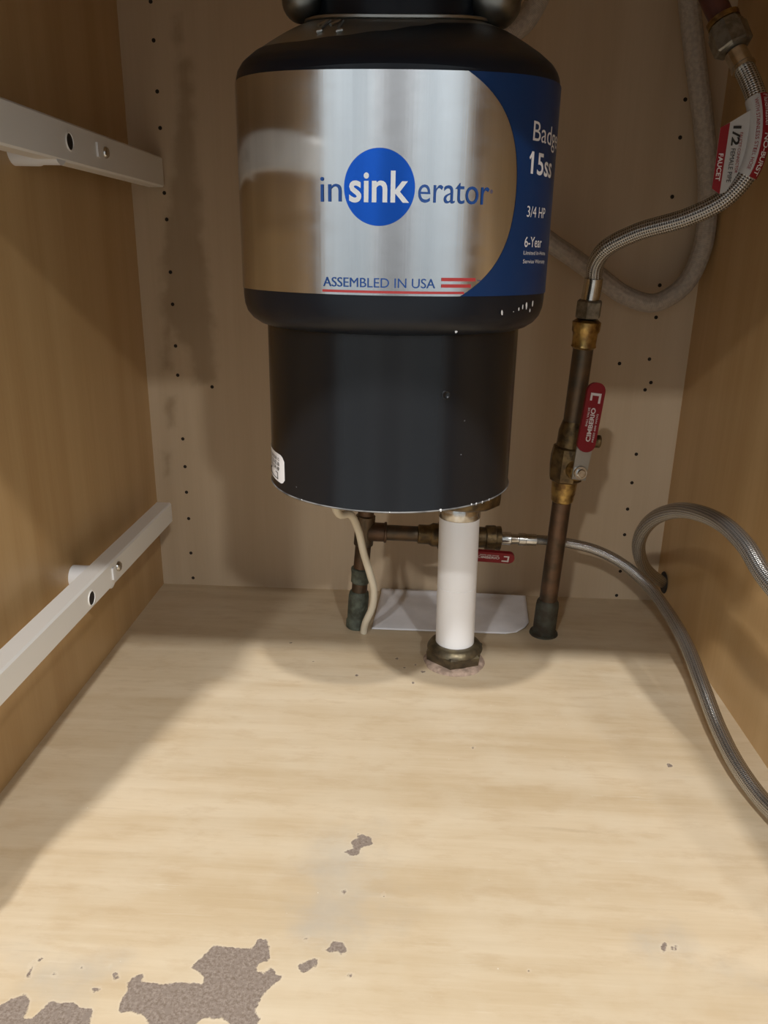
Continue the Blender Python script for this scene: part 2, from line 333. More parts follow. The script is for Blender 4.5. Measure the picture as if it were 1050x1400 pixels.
WEAR=[
[(-0.1106,-0.5129),(-0.1046,-0.5025),(-0.1023,-0.4981),(-0.0875,-0.4988),(-0.0785,-0.4988),(-0.0776,-0.4921),(-0.0719,-0.4918),(-0.0693,-0.4996),(-0.0677,-0.5059),(-0.0726,-0.5082),(-0.0750,-0.5101),(-0.0732,-0.5137),(-0.0679,-0.5129),(-0.0673,-0.5104),(-0.0651,-0.5107),(-0.0633,-0.5143),(-0.0588,-0.5153),(-0.0650,-0.5228),(-0.0689,-0.5299),(-0.0696,-0.5367),(-0.0665,-0.5398),(-0.0677,-0.5462),(-0.0740,-0.5497),(-0.0814,-0.5439),(-0.0862,-0.5409),(-0.0960,-0.5426),(-0.1008,-0.5471),(-0.1095,-0.5518),(-0.1214,-0.5493),(-0.1273,-0.5411),(-0.1407,-0.5412),(-0.1423,-0.5342),(-0.1402,-0.5283),(-0.1429,-0.5238),(-0.1400,-0.5200),(-0.1355,-0.5186),(-0.1355,-0.5234),(-0.1225,-0.5238),(-0.1081,-0.5218),(-0.1014,-0.5226),(-0.1016,-0.5178)],
[(-0.2057,-0.5424),(-0.2004,-0.5365),(-0.1960,-0.5346),(-0.1946,-0.5331),(-0.1895,-0.5381),(-0.1890,-0.5425),(-0.1890,-0.5475),(-0.1836,-0.5472),(-0.1814,-0.5410),(-0.1780,-0.5370),(-0.1732,-0.5383),(-0.1675,-0.5368),(-0.1620,-0.5398),(-0.1555,-0.5406),(-0.1517,-0.5521),(-0.1980,-0.5569)],
[(-0.0349,-0.4208),(-0.0282,-0.4168),(-0.0301,-0.4097),(-0.0255,-0.4068),(-0.0267,-0.4012),(-0.0247,-0.4034),(-0.0157,-0.4058),(-0.0169,-0.4081),(-0.0148,-0.4124),(-0.0217,-0.4150),(-0.0251,-0.4223),(-0.0294,-0.4233)],
[(-0.0388,-0.4965),(-0.0352,-0.4949),(-0.0349,-0.4909),(-0.0305,-0.4901),(-0.0276,-0.4918),(-0.0241,-0.4982),(-0.0268,-0.4999),(-0.0304,-0.4973),(-0.0347,-0.4988)],
[(-0.0514,-0.5069),(-0.0472,-0.5059),(-0.0454,-0.5028),(-0.0409,-0.5030),(-0.0409,-0.5081),(-0.0445,-0.5095),(-0.0473,-0.5126),(-0.0501,-0.5111)],
[(-0.0328,-0.4551),(-0.0314,-0.4522),(-0.0293,-0.4530),(-0.0300,-0.4558),(-0.0319,-0.4563)],
[(-0.0513,-0.4898),(-0.0495,-0.4880),(-0.0476,-0.4895),(-0.0489,-0.4918),(-0.0506,-0.4913)],
[(-0.1986,-0.5247),(-0.2003,-0.5150),(-0.1983,-0.5174),(-0.1965,-0.5246)],
[(-0.1858,-0.5210),(-0.1835,-0.5202),(-0.1822,-0.5225),(-0.1834,-0.5238)],
[(-0.1603,-0.5288),(-0.1555,-0.5276),(-0.1566,-0.5300),(-0.1583,-0.5310)],
[(-0.1524,-0.5188),(-0.1504,-0.5182),(-0.1482,-0.5225),(-0.1500,-0.5235)],
[(-0.1570,-0.5149),(-0.1561,-0.5131),(-0.1550,-0.5165),(-0.1559,-0.5171)],
[(-0.1722,-0.5161),(-0.1707,-0.5153),(-0.1697,-0.5172),(-0.1711,-0.5175)],
[(-0.0239,-0.5120),(-0.0207,-0.5116),(-0.0212,-0.5140),(-0.0229,-0.5144)],
[(-0.0077,-0.4554),(-0.0060,-0.4534),(-0.0057,-0.4565)],
[(-0.1979,-0.5116),(-0.1951,-0.5109),(-0.1944,-0.5134),(-0.1963,-0.5140)],
[(0.2112,-0.3110),(0.2153,-0.3098),(0.2157,-0.3130),(0.2121,-0.3155)],
[(0.1564,-0.4824),(0.1593,-0.4797),(0.1610,-0.4809),(0.1589,-0.4860),(0.1561,-0.4869)],
[(0.1620,-0.4833),(0.1636,-0.4827),(0.1630,-0.4848),(0.1617,-0.4848)],
[(0.1649,-0.4822),(0.1662,-0.4818),(0.1648,-0.4856),(0.1643,-0.4854)],
[(0.0765,-0.5028),(0.0782,-0.5025),(0.0790,-0.5041),(0.0771,-0.5044)],
[(0.1207,-0.4503),(0.1226,-0.4499),(0.1223,-0.4516),(0.1209,-0.4517)],
]
WSTAIN=[
[(-0.2381,0.5540),(-0.2186,0.5572),(-0.2200,0.4771),(-0.2163,0.3878),(-0.2099,0.3069),(-0.2101,0.2430),(-0.2226,0.2364),(-0.2411,0.2375),(-0.2435,0.2754),(-0.2542,0.2830),(-0.2652,0.3058),(-0.2708,0.3358),(-0.2622,0.3870),(-0.2535,0.4431),(-0.2407,0.4966)],
[(-0.2696,0.3209),(-0.2565,0.3173),(-0.2596,0.2514),(-0.2723,0.2551)],
[(-0.2726,0.2287),(-0.2597,0.2274),(-0.2605,0.1930),(-0.2716,0.1877)],
[(-0.2794,0.1605),(-0.2684,0.1625),(-0.2704,0.1350),(-0.2792,0.1305)],
[(-0.2397,0.5907),(-0.2270,0.5920),(-0.2285,0.5478),(-0.2386,0.5465)],
]
DISH=[(0.1194,-0.0860,0.1019),(0.1370,-0.0830,0.1014),(0.1540,-0.0810,0.0996),(0.1730,-0.0810,0.0970),(0.1951,-0.0850,0.0928),(0.2184,-0.1000,0.0851),(0.2387,-0.1250,0.0727),(0.2496,-0.1650,0.0608),(0.2534,-0.2100,0.0506),(0.2526,-0.2550,0.0391),(0.2536,-0.2950,0.0248),(0.2556,-0.3350,0.0168),(0.2624,-0.3720,0.0124),(0.2660,-0.4000,0.0208),(0.2648,-0.4250,0.0633),(0.2631,-0.4300,0.1143),(0.2583,-0.4150,0.1546),(0.2492,-0.3850,0.1670),(0.2404,-0.3500,0.1795),(0.2365,-0.3250,0.1907),(0.2309,-0.2900,0.1960),(0.2207,-0.2500,0.1914),(0.2148,-0.2100,0.1747),(0.2165,-0.1650,0.1469),(0.2251,-0.1250,0.1148),(0.2421,-0.0900,0.0819),(0.2624,-0.0600,0.0576),(0.2865,-0.0300,0.0359)]
UP=[(0.1593,-0.1130,0.3502),(0.1590,-0.1150,0.3615),(0.1581,-0.1200,0.3726),(0.1621,-0.1350,0.3859),(0.1825,-0.1500,0.3987),(0.2160,-0.1700,0.4101),(0.2389,-0.1800,0.4233),(0.2510,-0.1850,0.4397),(0.2549,-0.1870,0.4572),(0.2549,-0.1850,0.4749),(0.2518,-0.1800,0.4928),(0.2457,-0.1720,0.5098),(0.2410,-0.1660,0.5202)]
FERR2=[(0.2427,-0.1690,0.5157),(0.2361,-0.1620,0.5297)]
NUT2=[(0.2368,-0.1620,0.5288),(0.2289,-0.1550,0.5477)]
TAIL=[(0.2289,-0.1550,0.5477),(0.2200,-0.1500,0.5643),(0.2124,-0.1450,0.5799),(0.2053,-0.1400,0.5955)]
SPRAY=[(0.2296,-0.0450,0.6251),(0.2287,-0.0450,0.6090),(0.2337,-0.0400,0.5940),(0.2489,-0.0350,0.5442),(0.2656,-0.0300,0.4913),(0.2764,-0.0300,0.4410),(0.2786,-0.0300,0.3885),(0.2658,-0.0300,0.3541),(0.2394,-0.0300,0.3368),(0.2099,-0.0300,0.3433),(0.1790,-0.0300,0.3629),(0.1524,-0.0300,0.3796),(0.1336,-0.0300,0.3908),(0.1029,-0.0350,0.4123),(0.0678,-0.0450,0.4562),(0.0533,-0.0700,0.5012),(0.0575,-0.1000,0.5295),(0.0698,-0.1100,0.5486),(0.0822,-0.1100,0.5580),(0.0897,-0.1100,0.5684),(0.0946,-0.1100,0.5796),(0.0953,-0.1100,0.5996)]
CORD=[(-0.0572,-0.1750,0.1479),(-0.0609,-0.1650,0.1500),(-0.0537,-0.1550,0.1476),(-0.0465,-0.1400,0.1264),(-0.0419,-0.1320,0.1008),(-0.0355,-0.1260,0.0751),(-0.0319,-0.1220,0.0575),(-0.0334,-0.1170,0.0347),(-0.0394,-0.1140,0.0180),(-0.0419,-0.1100,0.0083)]
HOLES=[(-0.2572,0.6015),(-0.2569,0.5693),(-0.2568,0.5255),(-0.2564,0.4932),(-0.2567,0.4336),(-0.2561,0.4084),(-0.256,0.3567),(-0.256,0.3241),(-0.2559,0.2806),(-0.2557,0.2492),(-0.2185,0.2373),(-0.2549,0.1781),(-0.2545,0.1459),(-0.2548,0.1155),(-0.2544,0.0835),(-0.2545,0.0406),(-0.2539,0.0088),(0.2548,0.5985),(0.2533,0.523),(0.253,0.4901),(0.2525,0.4369),(0.2512,0.3527),(0.2515,0.3207),(0.2501,0.2778),(0.2495,0.2453),(0.2547,0.2532),(0.2487,0.1744),(0.2478,0.1417),(0.2466,0.1108),(0.2468,0.0801),(0.247,0.0351),(0.2462,0.0045),(0.2194,0.2725)]
floor=panel_grid('floor',M['floor'],-HW,HW,YF,0.0,260,250,lambda a,b:(a,b,0.0),((-HW,YF,-0.018),(HW,0,-0.001)),
    lambda U,V:{'wear':sdf(U,V,WEAR+CRUMBS),'grey':sdf(U,V,GREY)})
wall_back=panel_grid('wall_back',M['back'],-HW,HW,-0.01,ZT,150,160,lambda a,b:(a,0.0,b),((-HW,0.001,-0.018),(HW,0.012,ZT)),
    lambda U,V:{'stain':sdf(U,V,WSTAIN)})
for nm,s in (('wall_left',-1),('wall_right',1)):
    a,b=sorted((s*HW,s*(HW+0.015)))
    v,f=box((a,YF,-0.018),(b,0.012,ZT+0.12)); obj(nm,v,f,M['side'],smooth=False,kind='structure')
# face frame, counter and kitchen shell around the cabinet
def struct(nm,a,b,m): v,f=box(a,b); return obj(nm,v,f,m,smooth=False,kind='structure')
struct('trim_1',(-0.335,-0.579,-0.02),(-0.272,-0.56,0.74),M['frame'])
struct('trim_2',(0.258,-0.579,-0.02),(0.335,-0.56,0.74),M['frame'])
struct('trim_3',(-0.272,-0.579,0.552),(0.258,-0.56,0.74),M['frame'])
struct('trim_4',(-0.272,-0.579,-0.05),(0.258,-0.56,-0.001),M['frame'])
struct('ceiling',(-0.305,-0.56,0.70),(0.305,0.012,0.715),M['frame'])
struct('countertop',(-2.2,-0.60,0.741),(2.2,0.03,0.78),M['stone'])
struct('wall_cabinet_front_left',(-2.2,-0.575,-0.12),(-0.336,-0.56,0.74),M['frame'])
struct('wall_cabinet_front_right',(0.336,-0.575,-0.12),(2.2,-0.56,0.74),M['frame'])
struct('wall_toe_kick',(-0.335,-0.52,-0.12),(0.335,-0.50,-0.051),M['frame'])
struct('wall_kitchen_back',(-2.25,0.031,-0.12),(2.25,0.08,CEIL),M['white_wall'])
struct('wall_kitchen_left',(-2.25,-5.0,-0.12),(-2.2,0.03,CEIL),M['white_wall'])
struct('wall_kitchen_right',(2.2,-5.0,-0.12),(2.25,0.03,CEIL),M['white_wall'])
struct('wall_kitchen_far',(-2.25,-5.05,-0.12),(2.25,-5.0,CEIL),M['white_wall'])
struct('reflect_panel_1',(-0.85,-4.999,-0.119),(0.95,-4.96,2.0),M['reflect_panel'])  # unseen dark panel, added for the grey middle band reflected in the label
for nm,xa,xb in (('reflect_strip_1',-0.98,-0.86),('reflect_strip_2',0.96,1.08)): struct(nm,(xa,-4.999,-0.119),(xb,-4.95,2.05),M['reflect_strip'])  # unseen pale strips, added for bright reflected lines either side of that band
struct('ceiling_kitchen',(-2.25,-5.05,CEIL),(2.25,0.08,CEIL+0.05),M['white_wall'])
struct('floor_kitchen',(-2.25,-5.05,-0.16),(2.25,0.08,-0.12),M['kitchen_floor'])
# shelf-pin holes drilled in the back panel
mb=MB()
for x,z in HOLES:
    mb.add(*lathe((x,0.0004,z),(0,-1,0),[(0,0.0021),(0.0006,0.0019)],10)[:2])
mb.build('shelf_pin_holes',M['hole'],wall_back,kind='stuff',label='small dark shelf pin holes')

# ------------------------------------------------------------ food waste disposer
DX,DY=-0.012,-0.30
disp=thing('food_waste_disposer',(DX,DY,0.227),'black and brushed steel garbage disposer with blue logo hanging in the cabinet','garbage disposer')
def on(th,z,R): return Vector((DX+R*math.sin(th),DY-R*math.cos(th),z))
R1=0.0985
def dome(t):            # shoulder profile, t 0..1 from the drum's edge to the neck
    P=[(0.0985,0.4630),(0.0985,0.4672),(0.0974,0.4718),(0.0945,0.4762),(0.0880,0.4815),(0.0800,0.4868),(0.0712,0.4922),(0.0640,0.4960),(0.0580,0.4985),(0.0540,0.4995)]
    x=t*(len(P)-1); i=min(int(x),len(P)-2); k=x-i
    return P[i][0]*(1-k)+P[i+1][0]*k, P[i][1]*(1-k)+P[i+1][1]*k
def wave(th):
    d=math.degrees(th); K=[(-180,.45),(-110,.45),(-75,.45),(-36,.45),(-20,.51),(-5,.58),(10,.66),(22,.74),(45,.76),(70,.70),(100,.60),(140,.48),(180,.45)]
    for (a,ya),(b,yb) in zip(K,K[1:]):
        if a<=d<=b:
            k=(d-a)/(b-a); k=k*k*(3-2*k); return ya+(yb-ya)*k
def zoff(th): return 0.0078*(math.sin(th)**2 if abs(th)<PI/2 else 1.0)
def theta_grid(t0,t1,n,m,fn,closed=False):
    v=[];f=[]
    for i in range(n+1):
        th=t0+(t1-t0)*i/n
        for j in range(m+1): v.append(fn(th,j/m))
    for i in range(n):
        for j in range(m):
            a=i*(m+1)+j; f.append((a,a+m+1,a+m+2,a+1))
    return v,f
mb=MB(); mb.add(*lathe((DX,DY,0),(0,0,1),[(0.3345,0.080),(0.3345,0.0855),(0.3355,0.0885),(0.3385,0.0930),(0.3425,0.0963),(0.3475,0.0980),(0.353,0.0985),(0.4690,0.0985)],128)[:2])
mb.add(*theta_grid(-PI,PI,160,14,lambda th,k:on(th,dome(k*wave(th))[1]+zoff(th),dome(k*wave(th))[0])))
mb.build('upper_housing',M['black'],disp)
mb=MB(); mb.add(*theta_grid(-PI,PI,160,12,lambda th,k:on(th,dome(wave(th)+(1-wave(th))*k)[1]+zoff(th)-0.0002,dome(wave(th)+(1-wave(th))*k)[0]-0.0002)))
RM=[(0.0550,0.4978),(0.0578,0.4992),(0.0580,0.5004),(0.0560,0.5012),(0.0490,0.5016)]
def rim(th,k):
    x=k*4; i=min(int(x),3); q=x-i; return on(th,RM[i][1]*(1-q)+RM[i+1][1]*q+zoff(th),RM[i][0]*(1-q)+RM[i+1][0]*q)
mb.add(*theta_grid(-PI,PI,120,4,rim))
sh=mb.build('steel_shoulder',M['steel'],disp,label='bare steel dome above the black shoulder')
for ths in ((-0.62,-0.52),(-0.50,-0.36)):
    pts=[]
    for k in range(7):
        th=ths[0]+(ths[1]-ths[0])*k/6; r,z=dome(0.66+0.10*math.sin(k*0.9)); pts.append(on(th,z+0.0004+zoff(th),r))
    v,f,u=tube(pts,0.0010,8,0.002); obj('embossed_mark',v,f,M['steel'],sh)
v,f,u=lathe((DX,DY,0),(0,0,1),[(0.500,0.0490),(0.500,0.0495),(0.535,0.0495),(0.560,0.054)],96); obj('neck',v,f,M['black'],disp)
ring=lathe((DX,DY,0),(0,0,1),[(0.523,0.0497),(0.523,0.057),(0.525,0.059),(0.536,0.059),(0.538,0.057),(0.538,0.0497)],96,caps=False)
mr=obj('mounting_ring',ring[0],ring[1],M['steel'],disp,label='steel twist-lock mounting ring')
for th,sz in ((-74,1.0),(73,1.25),(180,1.0)):
    a=math.radians(th); c=on(a,0.5180,0.0585); tang=Vector((math.cos(a),math.sin(a),0))
    v,f,u=lathe(c-tang*0.013*sz,tang,[(0.013*sz-0.0145*sz*math.cos(PI*q/14),max(0.0004,0.0118*sz*math.sin(PI*q/14)**0.8)) for q in range(15)],28)
    obj('mounting_lug',v,f,M['lug'],mr)
# printed steel label wrapped round the drum
RL=0.0990
def ztop(th): return 0.4662+0.0076*(math.sin(th)**2 if abs(th)<PI/2 else 1.0)
def zbot(th): return 0.3570
v,f=theta_grid(-1.95,1.95,120,10,lambda th,k:on(th,zbot(th)+(ztop(th)-zbot(th))*k,RL)); n=len(v)
lab=obj('label_panel',v,f,M['label_steel'],disp,label='brushed steel label with blue logo')
def arc_th(k):          # left edge of the blue field, k 0 bottom .. 1 top
    K=[(0,23.6),(.075,31.5),(.17,37.0),(.34,42.7),(.55,44.4),(.75,40.6),(.91,32.6),(1.0,23.0)]
    for (a,ya),(b,yb) in zip(K,K[1:]):
        if a<=k<=b: return math.radians(ya+(yb-ya)*(k-a)/(b-a))
KK=[(0,23.6),(.075,31.3),(.17,37.2),(.34,42.9),(.55,44.3),(.75,40.4),(.91,32.4),(1.0,23.0)]
co=np.polyfit([a for a,b in KK],[b for a,b in KK],4)
v,f=[],[]
NZ,NT=48,24
for j in range(NZ+1):
    k=j/NZ; t0=math.radians(float(np.polyval(co,k)))
    for i in range(NT+1):
        th=t0+(1.9-t0)*i/NT; v.append(on(th,zbot(th)+(ztop(th)-zbot(th))*k,RL+0.0002))
for j in range(NZ):
    for i in range(NT): a=j*(NT+1)+i; f.append((a,a+1,a+NT+2,a+NT+1))
obj('blue_field',v,f,M['blue'],lab,label='dark blue printed field with rating text')
RT=RL+0.0004
def cyl_fn(th0,z0,R=RT,slope=0.0): return lambda a,b: on(math.radians(th0)+a/R,z0+b+slope*a,R)
def arcw(d0,d1,R=RT): return math.radians(d1-d0)*R
zc=0.4115; rd=0.0189
v=[on(math.radians(-3.2),zc,RT-0.0001)]; f=[]; NN=72
for j in range(1,7):
    for i in range(NN):
        a=2*PI*i/NN; rr=rd*j/6; v.append(on(math.radians(-3.2)+rr*math.cos(a)/RT,zc+rr*math.sin(a),RT-0.0001))
for i in range(NN): f.append((0,1+i,1+(i+1)%NN))
for j in range(5):
    for i in range(NN): a=1+j*NN+i; b=1+j*NN+(i+1)%NN; f.append((a,a+NN,b+NN,b))
obj('logo_disc',v,f,M['logo_blue'],lab,label='round bright blue logo disc')
RD=RT+0.0002
lettering('in',cyl_fn(-22.0,0.4045),M['text_blue'],lab,arcw(-22.0,-14.9),0.0135,-0.003)
lettering('erator',cyl_fn(8.7,0.4046),M['text_blue'],lab,arcw(8.7,32.4),0.0135,-0.003)
lettering('sink',cyl_fn(-12.4,0.4046,RD),M['logo_white'],lab,arcw(-12.4,6.0),0.0150,0.018)
lettering('®',cyl_fn(32.9,0.4105),M['text_blue'],lab,0.0013,0.0018)
lettering('ASSEMBLED IN USA',cyl_fn(-21.3,0.3612),M['text_blue'],lab,arcw(-21.3,15.0),0.0050)
lettering('™',cyl_fn(29.6,0.3645),M['text_blue'],lab,0.0020,0.0012)
def bar_on(th0,th1,z0,z1,m,nm):
    v,f=theta_grid(math.radians(th0),math.radians(th1),24,1,lambda th,k:on(th,z0+(z1-z0)*k,RT)); obj(nm,v,f,m,lab)
bar_on(-21.6,24.9,0.3582,0.3595,M['red_stripe'],'red_stripe')
bar_on(17.0,28.9,0.3650,0.3668,M['red_stripe'],'red_stripe')
bar_on(17.0,27.3,0.3616,0.3634,M['red_stripe'],'red_stripe')
lettering('Badger',cyl_fn(51.0,0.4395,RT),M['white_print'],lab,0.0500,0.0100,0.0)
lettering('15ss',cyl_fn(51.0,0.4228,RT),M['white_print'],lab,0.0310,0.0112,0.014)
v,f=plate([(-0.0022,0.0078),(0.0004,0.0111),(0.0004,0.0086),(-0.0014,0.0068)],(0,0,0),(1,0,0),(0,1,0),0.0); obj('lettering',[cyl_fn(51.0,0.4228,RT)(p[0],p[1]) for p in v[:4]],[(0,1,2,3)],M['white_print'],lab,smooth=False)
lettering('3/4 HP',cyl_fn(50.5,0.4000,RT),M['white_print'],lab,0.0250,0.0058,0.0)
lettering('6-Year',cyl_fn(50.3,0.3838,RT),M['white_print'],lab,0.0230,0.0056,0.008)
lettering('Limited In-Home',cyl_fn(50.2,0.3795,RT),M['white_print'],lab,0.0330,0.0022,0.0)
lettering('Service Warranty',cyl_fn(50.2,0.3748,RT),M['white_print'],lab,0.0330,0.0022,0.0)
# lower motor can
R2=0.0838
v,f,u=lathe((DX,DY,0),(0,0,1),[(0.2330,0.03),(0.2310,0.070),(0.2285,0.0822),(0.2275,0.0832),(0.2270,0.0838),(0.2274,0.0843),(0.2290,0.0842),(0.2302,R2),(0.3350,R2)],128)
low=obj('motor_can',v,f,M['black_gloss'],disp)
v,f,u=lathe(on(math.radians(24.5),0.2997,R2-0.001),(math.sin(math.radians(24.5)),-math.cos(math.radians(24.5)),0),[(0,0.0032),(0.0013,0.0030),(0.0016,0.0022),(0.0010,0.0014)],20)
obj('screw',v,f,M['black_gloss'],low)
# paint chips
random.seed(4); mb=MB()
def fleck(th,z,R,s,asp=1.0):
    n=7; c=[]
    for k in range(n):
        a=2*PI*k/n; r=s*(0.6+0.6*random.random()); c.append(on(math.radians(th)+r*math.cos(a)/R,z+asp*r*math.sin(a),R))
    mb.add(c,[tuple(range(n))])
for th,z,s,a in ((41,.3478,.0011,1.6),(50,.3490,.0007,2),(52.5,.3500,.0007,2.2),(55,.3505,.0012,1.8),(58,.3480,.0009,1.3),(60,.3515,.0010,2),(47,.3478,.0004,1)):
    fleck(th,z,0.0987+0.0003,s,a)
fleck(25,0.3372,0.0918,0.0010,0.8)
for th in (-40,2,24,40,43,47,52): fleck(th,0.2276+0.0006*random.random(),0.0846,0.0004+0.0006*random.random()*(1 if th>20 else 0.4),1.2)
for th,z in ((33,.262),(34,.283),(-44,.235)): fleck(th,z,R2+0.0003,0.00025)
mb.build('paint_chips',M['chip'],low,kind='stuff',label='small white chips in the paint',smooth=False)
v,f,u=lathe((DX,DY,0),(0,0,1),[(0.22705,0.0836),(0.22690,0.0843),(0.22745,0.08475),(0.2280,0.0843)],128,caps=False); obj('worn_rim',v,f,M['rim'],low,label='thin pale worn edge')
# rating sticker on the can
v,f=theta_grid(math.radians(-112),math.radians(-53.6),30,12,lambda th,k:on(th,0.2325+(0.0195)*k-(0.0035*max(0,((math.degrees(th)+53.6+4)/4))**2*(-1 if k<.5 else 1)*abs(k-.5)*2 if math.degrees(th)>-57.6 else 0),R2+0.0003))
st=obj('rating_sticker',v,f,M['white_print'],low,label='white sticker with black print')
for z0,w,h,t in ((0.2474,0.030,0.0021,'MODEL BADGER 15'),(0.2438,0.031,0.0026,'VOLTS 120 HZ 60'),(0.2402,0.033,0.0028,'AMPS 9.5 3/4 HP')):
    lettering(t,lambda a,b,z0=z0,w=w:on(math.radians(-59)-(w-a)/R2,z0+b,R2+0.0006),M['black_print'],st,w,h,0.01)
v,f,u=tube([on(math.radians(t),z,R2+0.0007) for t,z in ((-64,.2388),(-61,.2388),(-61,.2345),(-68,.2345),(-75,.2345),(-75,.2388),(-72,.2388))],0.00022,6,0.002,smooth=False)
obj('print_frame',v,f,M['black_print'],st)
# power cord strain relief under the can
v,f,u=lathe((-0.066,-0.244,0.2325),(0,0,-1),[(0,0.011),(0.008,0.011),(0.010,0.008),(0.016,0.007)],20); obj('strain_relief',v,f,M['cord'],disp)
# discharge elbow at the back of the can
v,f,u=tube([(0.010,-0.222,0.275),(0.022,-0.198,0.275),(0.038,-0.172,0.268),(0.047,-0.156,0.250),(0.0495,-0.152,0.225),(0.0495,-0.152,0.190)],0.021,28); obj('discharge_elbow',v,f,M['black'],disp)

# ------------------------------------------------------------ drain pipe
PX,PY=0.0505,-0.153
dr=thing('drain_pipe',(PX,PY,0),'white plastic drain pipe standing in a bronze floor nut below the disposer','drain pipe')
v,f,u=lathe((PX,PY,0),(-0.012,0,1),[(0.004,0.0188),(0.0785,0.0188),(0.0787,0.0185),(0.0792,0.0185),(0.0794,0.0188),(0.1475,0.0188),(0.149,0.0182)],48); obj('pipe',v,f,M['pvc'],dr)
v,f,u=lathe((PX-0.0018,PY,0.148),(0,0,1),[(0,0.0188),(0.001,0.0195),(0.010,0.0195),(0.012,0.0188)],48); obj('tailpiece',v,f,M['chrome'],dr,label='chrome tailpiece collar')
v,f,u=lathe((PX+0.003,PY+0.004,0.160),(0,0,1),[(0,0.0195),(0.0006,0.030),(0.003,0.0335),(0.016,0.0340),(0.022,0.031),(0.030,0.022)],12,phase=.1); obj('slip_nut',v,f,M['old_brass'],dr,label='dark brown slip nut')
v,f,u=lathe((PX,PY-0.001,0.001),(0,0,1),[(0,0.0270),(0.002,0.0290),(0.0105,0.0298),(0.0125,0.0275)],6,phase=0.35); mb=MB(); mb.add(v,f); mb.add(*lathe((PX,PY-0.001,0.0105),(0,0,1),[(0,0.0262),(0.002,0.0272),(0.004,0.0266),(0.007,0.0245),(0.0085,0.0215),(0.0085,0.0188)],40)[:2]); mb.build('floor_nut',M['bronze'],dr,label='bronze hexagonal nut')
mb=MB(); vv=[];ff=[]; n=64
for k in range(n):
    a=2*PI*k/n; ro=0.0300+0.0016*noise.noise(Vector((math.cos(a)*2,math.sin(a)*2,1))); 
    for r,z in ((0.020,0.0028),(0.027,0.0030+0.0008*noise.noise(Vector((k*.6,1,2)))),(ro-0.001,0.0018),(ro,0.0001)):
        vv.append((PX-0.0003+r*math.cos(a),PY-0.007+r*math.sin(a),z))
for k in range(n):
    k2=(k+1)%n
    for j in range(3): ff.append((k*4+j,k*4+j+1,k2*4+j+1,k2*4+j))
obj('putty_ring',vv,ff,M['putty'],dr,label='crumbling pinkish putty ring')

# ------------------------------------------------------------ right supply riser with ball valve
A=Vector((0.1475,-0.094,0)); B=Vector((0.1574,-0.112,0.326)); rd_=(B-A).normalized(); LR=(B-A).length
ris=thing('supply_riser',tuple(A),'dark copper riser pipe with upright red valve handle at the right','water pipe')
def seg(nm,prof,mat,parent=None,n=32,phase=0,**k):
    v,f,u=lathe(A,rd_,prof,n,phase=phase); return obj(nm,v,f,mat,parent or ris,**k)
seg('pipe',[(0.040,0.0092),(0.160,0.0092)],M['copper'])
seg('base_coupling',[(0,0.0150),(0.002,0.0145),(0.003,0.0118),(0.034,0.0118),(0.038,0.0112),(0.041,0.0095)],M['patina_dark'],label='dark tarnished coupling at the floor')
seg('lower_fitting',[(0.150,0.0095),(0.152,0.0110),(0.158,0.0112),(0.159,0.0118),(0.172,0.0125),(0.174,0.0140)],M['brass'],label='brass valve end')
vb=seg('valve_body',[(0.172,0.0135),(0.174,0.0160),(0.186,0.0172),(0.196,0.0172),(0.206,0.0158),(0.208,0.0130)],M['old_brass'],n=8,phase=.3)
seg('upper_fitting',[(0.206,0.0130),(0.212,0.0125),(0.222,0.0122),(0.226,0.0112),(0.232,0.0095)],M['old_brass'])
seg('pipe',[(0.228,0.0092),(0.305,0.0092)],M['copper_dark'])
seg('top_adapter',[(0.300,0.0095),(0.302,0.0115),(0.304,0.0108),(0.314,0.0112),(0.316,0.0125),(0.324,0.0128),(0.326,0.010)],M['brass'],label='worn brass adapter on top')
nrm=Vector((0.10,-0.99,0.08)).normalized()
# valve stem towards the viewer, screw, steel lever and red grip
S0=A+rd_*0.1885+Vector((0.0045,-0.006,-0.002))
v,f,u=lathe(S0,nrm,[(0,0.0098),(0.016,0.0095),(0.018,0.0085),(0.0205,0.0075)],24); obj('stem_collar',v,f,M['brass'],vb)
hx=Vector((0.0062,0.0,0.0552)).normalized(); hy=nrm.cross(hx).normalized(); hx=hy.cross(nrm).normalized()
S1=S0+nrm*0.021
v,f=plate([(-0.007,-0.0065),(0.016,-0.0072),(0.026,-0.0072),(0.026,0.0072),(0.016,0.0072),(-0.007,0.0065)],S1,hx,hy,0.0022)
lv=obj('lever',v,f,M['steel'],ris,smooth=False,label='bare steel lever')
v,f,u=lathe(S1+nrm*0.0021,nrm,[(0,0.0066),(0.0016,0.0066),(0.0026,0.0060),(0.0026,0.0040),(0.0048,0.0040),(0.0056,0.0032)],24); obj('lever_nut',v,f,M['chrome'],lv)
gp=S1+hx*0.020+nrm*0.0012
out=round_rect(0.0,-0.0083,0.0640,0.0083,0.0078,6)
v,f=plate(out,gp,hx,hy,0.0048); g=obj('red_grip',v,f,M['red'],ris,label='red vinyl lever grip with white lettering')
gt=gp+nrm*0.0050
def on_grip(a0,b0,gt=gt,hx=hx,hy=hy,nrm=nrm): return lambda a,b: gt+hx*(a0+a)+hy*(b0+b)
sgn=-1 if hy.x>0 else 1
def gtext(t,gt,hx,hy,nrm,par,a0,b0,w,h,bold=0.01):
    lettering(t,lambda a,b: gt+hx*(a0+a)+hy*(b0+b),M['grip_print'],par,w,h,bold)
